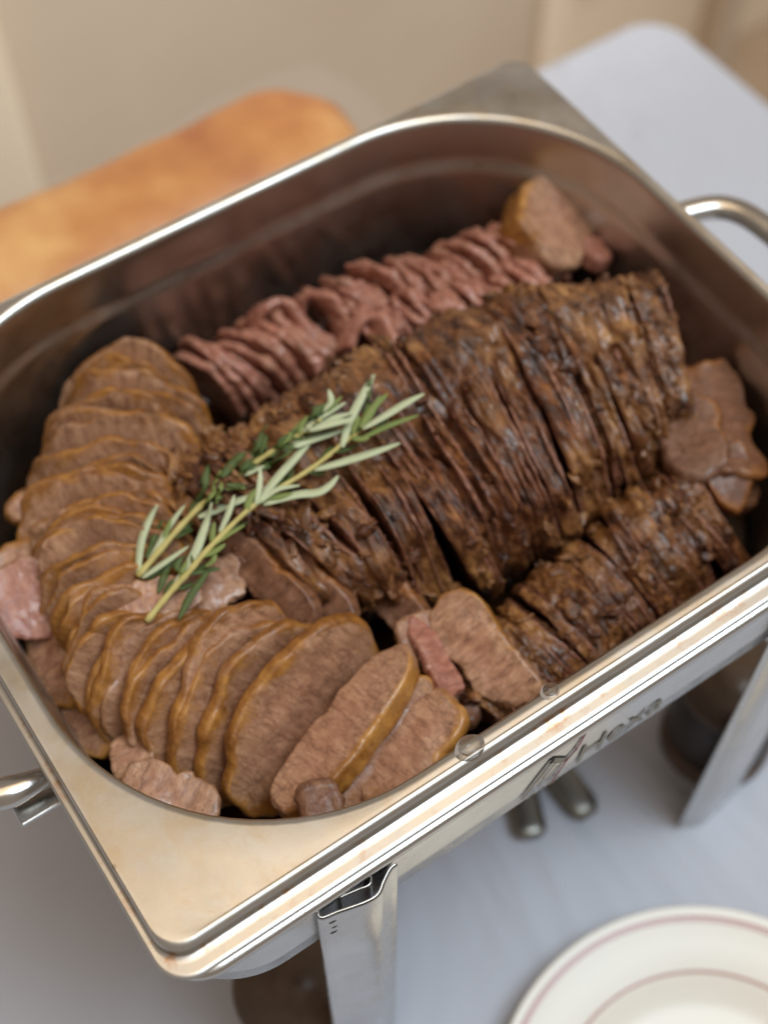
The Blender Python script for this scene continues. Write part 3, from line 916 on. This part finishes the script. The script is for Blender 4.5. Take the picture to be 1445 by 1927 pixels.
def build_joint():
    nu, nv = 230, 130
    A = np.array([-.060, .029, -.049]); B = np.array([.138, .003, -.0455])
    u = np.linspace(0, 1, nu); v = np.linspace(0, 2 * math.pi, nv, endpoint=False)
    U, W_ = np.meshgrid(u, v, indexing='ij')
    end = np.sqrt(np.clip(1 - np.abs(2 * U - 1) ** 3.2, 0, 1))
    hy = np.interp(U, [0, .2, .6, 1], [.026, .030, .032, .030]) * end; hz = np.interp(U, [0, .2, .6, 1], [.036, .042, .045, .042]) * end
    C = A + (B - A) * U[..., None]
    P = C + np.stack([np.zeros_like(U), hy * np.cos(W_), hz * np.sin(W_)], -1)
    Nn = np.stack([(2 * U - 1) ** 5, np.cos(W_), np.sin(W_) * .8], -1); Nn /= np.linalg.norm(Nn, axis=-1, keepdims=True)
    P = P.reshape(-1, 3); Nn = Nn.reshape(-1, 3)
    st = P @ np.diag([1.3, .9, 1.0])
    d = .0045 * fbm(st, .026, 2, 81) + .0026 * (.4 - 1.2 * np.abs(fbm(st, .013, 2, 84))) + .0016 * fbm(P, .006, 2, 85) + .0009 * (.4 - np.abs(fbm(P, .0032, 2, 86))) * 1.5 + .0004 * fbm(P, .0015, 1, 87)
    P = P + Nn * d[:, None]
    F = grid_faces(nu, nv); F = [f[::-1] for f in F]
    g = np.array([min(1.0, gold_main(p) * 1.1 + .15) for p in P])
    o = link('roast_joint', mesh('joint', P, F, attrs={'gold': g, 'face': np.zeros(len(P))}), M['roast'])
    tag(o, 'uncut golden-brown shredded back of the big central roast, beside the pink rows', 'roast')
    w_ = np.ones(len(P)); ROASTS.append((o, P, w_))
build_joint()
def lab_right(k, n):
    return 'brown crusty slice of the lower right roast, %s counted from its near end' % ORD[k]
ROASTS += roast_row((-.016, -.088, -.066), (.112, -.074, -.064), 24,
                    ([0, .3, .7, 1], [.023, .025, .027, .025]), ([0, .3, .7, 1], [.024, .026, .027, .024]), 700, lab_right, 'slices of the lower right roast',
                    ndir=lambda t: (1, .34 - .55 * t, .40), gold=lambda p: .42, amp=.7, spread=.35)
# pale slice faces at the near end of the right roast
slice_px('roast_slice', ((915, 1235), (1000, 1325)), -.040, (-.45, -.40, .80), 760, 'slice', 'pale pinkish slice at the near end of the lower right roast', th=.0055, b=.0110, grp=G1, crust=lambda a_: np.clip(np.cos(a_ - 2.2), 0, 1), exp=3.2, roll=-.25, outl=.2)
# long slices slipped down the front of the central roast
for (c0, c1, z, sd, lb) in (((505, 1085), (590, 1165), -.030, 780, 'long tan slice slipped down in front of the central roast, nearest the rosemary'),
                            ((590, 1100), (668, 1172), -.034, 781, 'long tan slice slipped down in front of the central roast, right of its twin'),
                            ((740, 1125), (800, 1180), -.044, 782, 'dark brown slice end low at the front of the central roast')):
    slice_px('roast_slice', (c0, c1), z, (-.62, -.42, .62), sd, 'chunk', lb, th=.0065, b=.0085, grp=G1, exp=2.8, roll=-.22, outl=.14, crust=lambda a_: np.clip(.8 * np.sin(a_), 0, 1))
# chunks at the right wall
zero = lambda a_: a_ * 0
slice_px('meat_chunk', ((1352, 800), (1385, 905)), -.044, (.25, -.30, .85), 770, 'chunk', 'smooth mauve-brown meat slice against the right pan wall, outermost of the pile', th=.006, b=.0150, exp=2.7, er=.0025, nflat=2, crust=lambda a_: np.clip(.75 + .4 * np.sin(a_ * 2), 0, 1), outl=.20, bend=.004)
slice_px('meat_chunk', ((1338, 850), (1392, 925)), -.040, (-.15, -.50, .8), 774, 'chunk', 'folded brown meat slice on the pile at the right pan wall, middle one', th=.0045, b=.0110, exp=2.4, er=.0012, nflat=2, crust=lambda a_: np.clip(.6 + .5 * np.cos(a_), 0, 1), outl=.22, bend=-.005)
slice_px('meat_chunk', ((1290, 815), (1335, 900)), -.040, (-.35, -.45, .8), 771, 'chunk', 'brown wedge of meat leaning on the smooth chunk by the right wall', th=.008, b=.014, exp=2.7, er=.003, nflat=2, crust=lambda a_: np.clip(np.sin(a_), 0, 1) * .7, outl=.14)
slice_px('meat_chunk', ((1370, 915), (1392, 960)), -.056, (.1, -.5, .8), 772, 'chunk', 'small tan meat piece at the foot of the smooth right chunk', th=.01, b=.011, crust=zero, outl=.14)
slice_px('meat_chunk', ((1205, 745), (1235, 800)), -.036, (.3, -.5, .7), 773, 'chunk', 'brown meat lump between the right end of the central roast and the smooth chunk', th=.012, b=.012, crust=lambda a_: a_ * .08, outl=.16)

# ---- shreds and crumbs on the crust
def build_shreds():
    base_v, base_f = [], []
    bm = bmesh.new(); bmesh.ops.create_icosphere(bm, subdivisions=3, radius=1)
    base_v = np.array([v.co[:] for v in bm.verts]); base_f = [tuple(v.index for v in f.verts) for f in bm.faces]; bm.free()
    V = []; F = []; G = []
    cand = []
    for o, Wd, W in ROASTS:
        sel = (W > .9) & (Wd[:, 2] > -.052)
        cand.append(Wd[sel])
    cand = np.vstack(cand)
    idx = rng.permutation(len(cand))
    cnt = 0
    for i in idx:
        p = cand[i]
        g = gold_main(p) if p[1] > -.06 else .35
        if rng.random() > .04 + .55 * max(g - .25, 0): continue
        s = rng.gamma(2.5, .00032) + .0005 if cnt > 130 else .0018 + .0022 * rng.random()
        sc = np.array([s * (1 + 1.2 * rng.random()), s, s * .55])
        q = rng.normal(0, 1, 4); q /= np.linalg.norm(q)
        from mathutils import Quaternion
        Rm = np.array(Quaternion(q).to_matrix())
        v = base_v * (1 + .55 * vnoise(base_v * 1.9 + cnt * 3.1, cnt) + .25 * vnoise(base_v * 4.5 + cnt * 1.7, cnt + 3))[:, None]
        v = (v * sc) @ Rm.T + p
        b = len(V) and sum(len(x) for x in V)
        V.append(v); G.append(np.full(len(v), min(1, max(0, g + rng.normal() * .25))))
        cnt += 1
        if cnt > 1000: break
    off = 0
    for v in V:
        F += [(a + off, b_ + off, c_ + off) for a, b_, c_ in base_f]; off += len(v)
    V = np.vstack(V); G = np.concatenate(G)
    o = link('meat_shreds', mesh('shreds', V, F, attrs={'gold': G, 'face': np.zeros(len(V))}), M['roast'])
    o['kind'] = 'stuff'
    tag(o, 'small brown crumbs and shreds of roast meat over the crusts', 'meat crumbs')
build_shreds()

# ================================================================== rosemary
def zpx(u, v): return u / 2.408 + 230, v / 2.408 + 680
# height of the meat under a plan position, found by casting a ray down
bpy.context.view_layer.update()
DG = bpy.context.evaluated_depsgraph_get()
def top_z(x, y, default=-.03):
    ok, loc, *_ = scene.ray_cast(DG, Vector((x, y, .1)), Vector((0, 0, -1)))
    return loc.z if ok else default
def rest(u, v, lift):
    """pixel -> point resting on the meat"""
    z = -.015
    for _ in range(6):
        p = at(u, v, z); z = .5 * z + .5 * (top_z(p[0], p[1]) + lift)
    return at(u, v, z), z

def sprig(stem_px, leaves, label, lift):
    zz = [rest(*zpx(*p), lift)[1] for p in stem_px]
    # a stem is stiff: straight-ish height profile resting on the high points
    s = np.arange(len(zz)); co = np.polyfit(s, zz, 1); z_line = np.polyval(co, s)
    z_line = z_line + max(0, np.max(np.array(zz) - z_line)) * .9
    S = np.array([at(*zpx(*p), z) for p, z in zip(stem_px, z_line)])
    P = smooth_path(S, 50)
    T = thing('rosemary_sprig', label, 'rosemary', tuple(P[0]), 'rosemary sprigs on the roast')
    r = np.linspace(.00125, .0007, 50) * (1 + .12 * np.sin(np.arange(50) * 1.9))
    V, F = tube(P, r, 10)
    part('stem', mesh('stem', V, F), M['stem'], T)
    allp = np.array([zpx(*p) for p in stem_px])
    # needles hidden half under the stem
    extra = []
    sp = smooth_path([np.array(p, float) for p in stem_px], 22)
    for i in range(2, 21):
        d = sp[i] - sp[i - 1]; d /= np.linalg.norm(d); nrm = np.array([-d[1], d[0]])
        sg = 1 if i % 2 else -1
        ln_ = 70 + 60 * rng.random(); an = .25 + .45 * rng.random()
        tip = sp[i] + d * ln_ * math.cos(an) + nrm * sg * ln_ * math.sin(an)
        extra.append(('leaf_dark' if rng.random() < .75 else 'leaf_mid', [tuple(sp[i]), tuple((sp[i] + tip) / 2 + nrm * sg * 6), tuple(tip)], .0022 + .0012 * rng.random()))
    for li, (kind, pts, wd) in enumerate(list(leaves) + extra):
        # heights: base at the stem, then rises or droops a little
        b = np.array(zpx(*pts[0]))
        d = np.linalg.norm(np.array([at(*b, z)[:2] for z in (np.mean(z_line),)])[0] - P[:, :2], axis=1)
        zb = P[np.argmin(d), 2]
        n = len(pts)
        rise = {'leaf_pale': .0045, 'leaf_mid': .003, 'leaf_dark': -.0035}[kind]
        Q = []
        PX = smooth_path([zpx(*p) for p in pts], 6)
        for i, (u, v) in enumerate(PX):
            t = i / 5
            z = zb + rise * t * (1.2 - .5 * t) + (.0006 if kind == 'leaf_pale' else 0)
            for _ in range(3):
                q = at(u, v, z); g = top_z(q[0], q[1]) + .0011
                if z < g: z = min(g, zb + .016)
            Q.append(at(u, v, z))
        C = smooth_path(Q, 14)
        Tn = np.gradient(C, axis=0); Tn /= np.linalg.norm(Tn, axis=1)[:, None]
        s = np.linspace(0, 1, 14)
        prof = np.clip(np.sin(np.pi * np.clip(s * .90 + .09, 0, 1)) ** .55, .12, 1)
        prof[-1] = .25
        hw = wd * .92 * prof / 2
        V = []; vein = []
        tw = rng.normal() * .5
        for c_, t_, h in zip(C, Tn, hw):
            side = np.cross(t_, Zv + np.array([.3 * tw, .3, 0])); side /= np.linalg.norm(side); up = np.cross(side, t_)
            for k, (sx, uz, vn) in enumerate(((-1, -.10, 0), (-.8, .16, 0), (-.15, .0, .6), (0, .10, 1), (.15, .0, .6), (.8, .16, 0), (1, -.10, 0), (.6, -.30, 0), (-.6, -.30, 0))):
                V.append(c_ + side * h * sx + up * h * uz * 1.2); vein.append(vn if kind == 'leaf_pale' else vn * .3)
        F = grid_faces(14, 9) + [tuple(range(8, -1, -1)), tuple(range(13 * 9, 14 * 9))]
        part('leaf', mesh('leaf', V, F, attrs={'vein': vein}), M[kind], T)
Pp, Mm, Dd = 'leaf_pale', 'leaf_mid', 'leaf_dark'
sprig([(70, 975), (320, 690), (540, 505), (700, 395), (820, 320), (900, 262)], [
    (Pp, [(72, 965), (82, 830), (120, 720), (160, 650)], .0038), (Pp, [(92, 962), (170, 820), (230, 720), (285, 650)], .0030),
    (Dd, [(110, 890), (150, 780), (185, 715)], .0030), (Pp, [(90, 982), (180, 920), (300, 838)], .0030),
    (Dd, [(110, 985), (200, 930), (300, 880)], .0034), (Dd, [(215, 895), (190, 970), (162, 1052)], .0034),
    (Dd, [(325, 685), (365, 580), (388, 470)], .0044), (Mm, [(345, 675), (405, 600), (432, 530)], .0036),
    (Mm, [(425, 645), (442, 590), (448, 545)], .0026), (Pp, [(345, 705), (430, 672), (520, 635), (615, 596)], .0042),
    (Dd, [(450, 525), (510, 450), (565, 400)], .0046), (Dd, [(540, 500), (600, 400), (655, 285)], .0044),
    (Dd, [(556, 492), (620, 420), (655, 335)], .0038), (Dd, [(620, 490), (690, 450), (765, 405)], .0050),
    (Mm, [(692, 398), (760, 335), (830, 252)], .0030), (Pp, [(730, 400), (860, 350), (1010, 308)], .0052),
    (Pp, [(815, 315), (930, 262), (1045, 232)], .0036), (Pp, [(830, 305), (905, 245), (1012, 186)], .0036),
    (Pp, [(845, 312), (950, 280), (1050, 262)], .0040), (Dd, [(835, 290), (870, 225), (935, 190)], .0050),
    (Pp, [(905, 230), (945, 180), (935, 126)], .0028), (Mm, [(920, 235), (960, 190), (995, 158)], .0026),
    (Pp, [(545, 520), (600, 492), (645, 474)], .0026), (Mm, [(470, 580), (530, 570), (560, 575)], .0024),
    (Dd, [(240, 800), (290, 770), (320, 760)], .0028),
], 'upper rosemary sprig with darker leaves, lying across the roast nearer the back', .0012)
sprig([(110, 1180), (220, 1045), (300, 958), (400, 840), (600, 650), (850, 490), (985, 385), (1080, 310), (1120, 262)], [
    (Pp, [(225, 1035), (310, 905), (365, 780), (405, 640)], .0042), (Dd, [(385, 955), (310, 1060), (255, 1172)], .0040),
    (Dd, [(300, 962), (370, 948), (445, 938)], .0032), (Dd, [(290, 965), (250, 930), (272, 885)], .0032),
    (Mm, [(400, 842), (480, 785), (555, 742)], .0022), (Mm, [(375, 930), (412, 900), (420, 850)], .0026),
    (Pp, [(440, 775), (480, 690), (508, 606)], .0028), (Pp, [(605, 650), (622, 560), (626, 480)], .0024),
    (Pp, [(608, 645), (690, 540), (790, 430), (888, 318)], .0042), (Pp, [(620, 642), (700, 580), (805, 562)], .0028),
    (Pp, [(640, 648), (780, 605), (905, 588), (978, 518)], .0046), (Dd, [(660, 600), (700, 560), (745, 525)], .0030),
    (Pp, [(870, 492), (1000, 455), (1130, 415), (1258, 370)], .0044), (Pp, [(995, 388), (1035, 260), (1090, 150), (1142, 58)], .0042),
    (Mm, [(1040, 330), (1060, 280), (1072, 245)], .0028), (Mm, [(1078, 300), (1130, 215), (1202, 146)], .0036),
    (Mm, [(1095, 295), (1140, 210), (1166, 156)], .0030), (Pp, [(1090, 305), (1200, 240), (1290, 185), (1368, 146)], .0040),
    (Mm, [(1085, 348), (1200, 292), (1342, 243)], .0034), (Dd, [(870, 470), (930, 420), (985, 370)], .0026),
    (Dd, [(1120, 170), (1115, 110), (1128, 80)], .0022),
], 'lower rosemary sprig with a long bare stem end and pale leaves', .0016)

# ================================================================== things around the pan
def build_bread():
    T = thing('bread_loaf', 'long golden bread loaf in clear film behind the steel pan', 'bread', (.02, .275, ZT))
    def loaf(L0, L1, hw, h, grow, seed):
        V = []; ns, nc = 60, 40
        for i in range(ns):
            t = i / (ns - 1); x = L0 + (L1 - L0) * t
            e = min(t, 1 - t) * (L1 - L0)
            k = math.sqrt(max(0.0, 1 - (1 - min(1, e / .055)) ** 2)) * .97 + .03
            for j in range(nc):
                a = 2 * math.pi * j / nc
                c, s = math.cos(a), math.sin(a)
                y = .280 + (hw + grow) * k * math.copysign(abs(c) ** .6, c)
                z = ZT + h * .46 + (h * .5 + grow) * (k ** .6) * math.copysign(abs(s) ** .6, s)
                V.append((x, y, max(z, ZT + .001)))
        F = grid_faces(ns, nc)
        V = np.array(V); V += (fbm(V, .05, 3, seed) * (.0022 + grow * .6))[:, None] * np.array([.3, .6, 1]); V[:, 2] = np.maximum(V[:, 2], ZT + .001)
        return V, F
    V, F = loaf(-.30, .172, .047, .114, 0, 3)
    part('loaf', mesh('loaf', V, F), M['bread'], T)
    V, F = loaf(-.32, .192, .047, .114, .004, 9)
    part('film', mesh('film', V, F), M['film'], T)
build_bread()

def build_plate():
    T = thing('plate', 'white china plate with two pinkish-brown lines, front right on the cloth', 'plate', (.001, -.248, ZT))
    prof = [(.0005, .004), (.03, .004), (.052, .0045), (.058, .006), (.064, .0095), (.068, .0112), (.08, .0138), (.091, .0165), (.0945, .0178), (.0958, .0176), (.0955, .0165), (.09, .0140), (.07, .0075), (.06, .0015), (.05, .0005), (.0005, .0005)]
    V, F = lathe(prof, 96)
    V = [(x + T.location.x, y + T.location.y, z + ZT + .0006) for x, y, z in V]
    F = [f[::-1] for f in F]
    part('plate_body', mesh('plate', V, F), M['china'], T)
    for r0, r1, z0, z1 in ((.0888, .0915, .01585, .01672), (.0672, .0686, .01085, .01150)):
        f = lambda r: np.interp(r, [p[0] for p in prof[:9]], [p[1] for p in prof[:9]]) + .00028
        V, F = lathe([(r, f(r)) for r in np.linspace(r0, r1, 4)], 96)
        V = [(x + T.location.x, y + T.location.y, z + ZT + .0006) for x, y, z in V]
        part('painted_line', mesh('line', V, [g[::-1] for g in F]), M['china_line'], T)
build_plate()

def build_burner(x, y, label):
    T = thing('fuel_burner', label, 'burner', (x, y, ZT))
    def ring(prof, mat, name):
        V, F = lathe(prof, 40)
        link(name, mesh(name, V, [f[::-1] for f in F]), M[mat], T)
    ring([(.0005, .0125), (.0262, .0125), (.027, .0115), (.027, .0015), (.026, .0008), (.0005, .0008)], 'tan', 'base')
    ring([(.0252, .0127), (.0255, .014), (.0255, .060), (.0245, .0615)][::-1], 'dark', 'can')
    ring([(.0005, .0695), (.010, .0695), (.0105, .067), (.0255, .067), (.027, .0655), (.027, .0618), (.0005, .0618)], 'tan', 'lid')
build_burner(.1245, -.1085, 'dark fuel burner with tan lid under the right end of the chafing dish')
pb = at(560, 1850, ZT + .068)
build_burner(pb[0], pb[1], 'dark fuel burner with tan lid under the left end, behind the near leg')

def build_tongs():
    T = thing('serving_tongs', 'metal serving tongs lying on the cloth under the chafing dish', 'tongs', (.04, -.06, ZT))
    def arm(p0, p1, wd, name):
        A = at(*p0, ZT + .004); B = at(*p1, ZT + .004); d = (A - B) / np.linalg.norm(A - B)
        P = np.array([A + d * .0001 + (B + (B - A) * 2.2 - A) * t for t in np.linspace(0, 1, 16)])
        V, F = tube(P, wd * np.concatenate([[.55, .9], np.ones(12), [.9, .6]]), 12, flat=.35)
        part(name, mesh('arm', V, F), M['tongs'], T)
    arm((1110, 1535), (1060, 1470), .0085, 'arm')
    arm((1000, 1578), (990, 1535), .0085, 'arm')
build_tongs()

scene.render.engine = 'CYCLES'
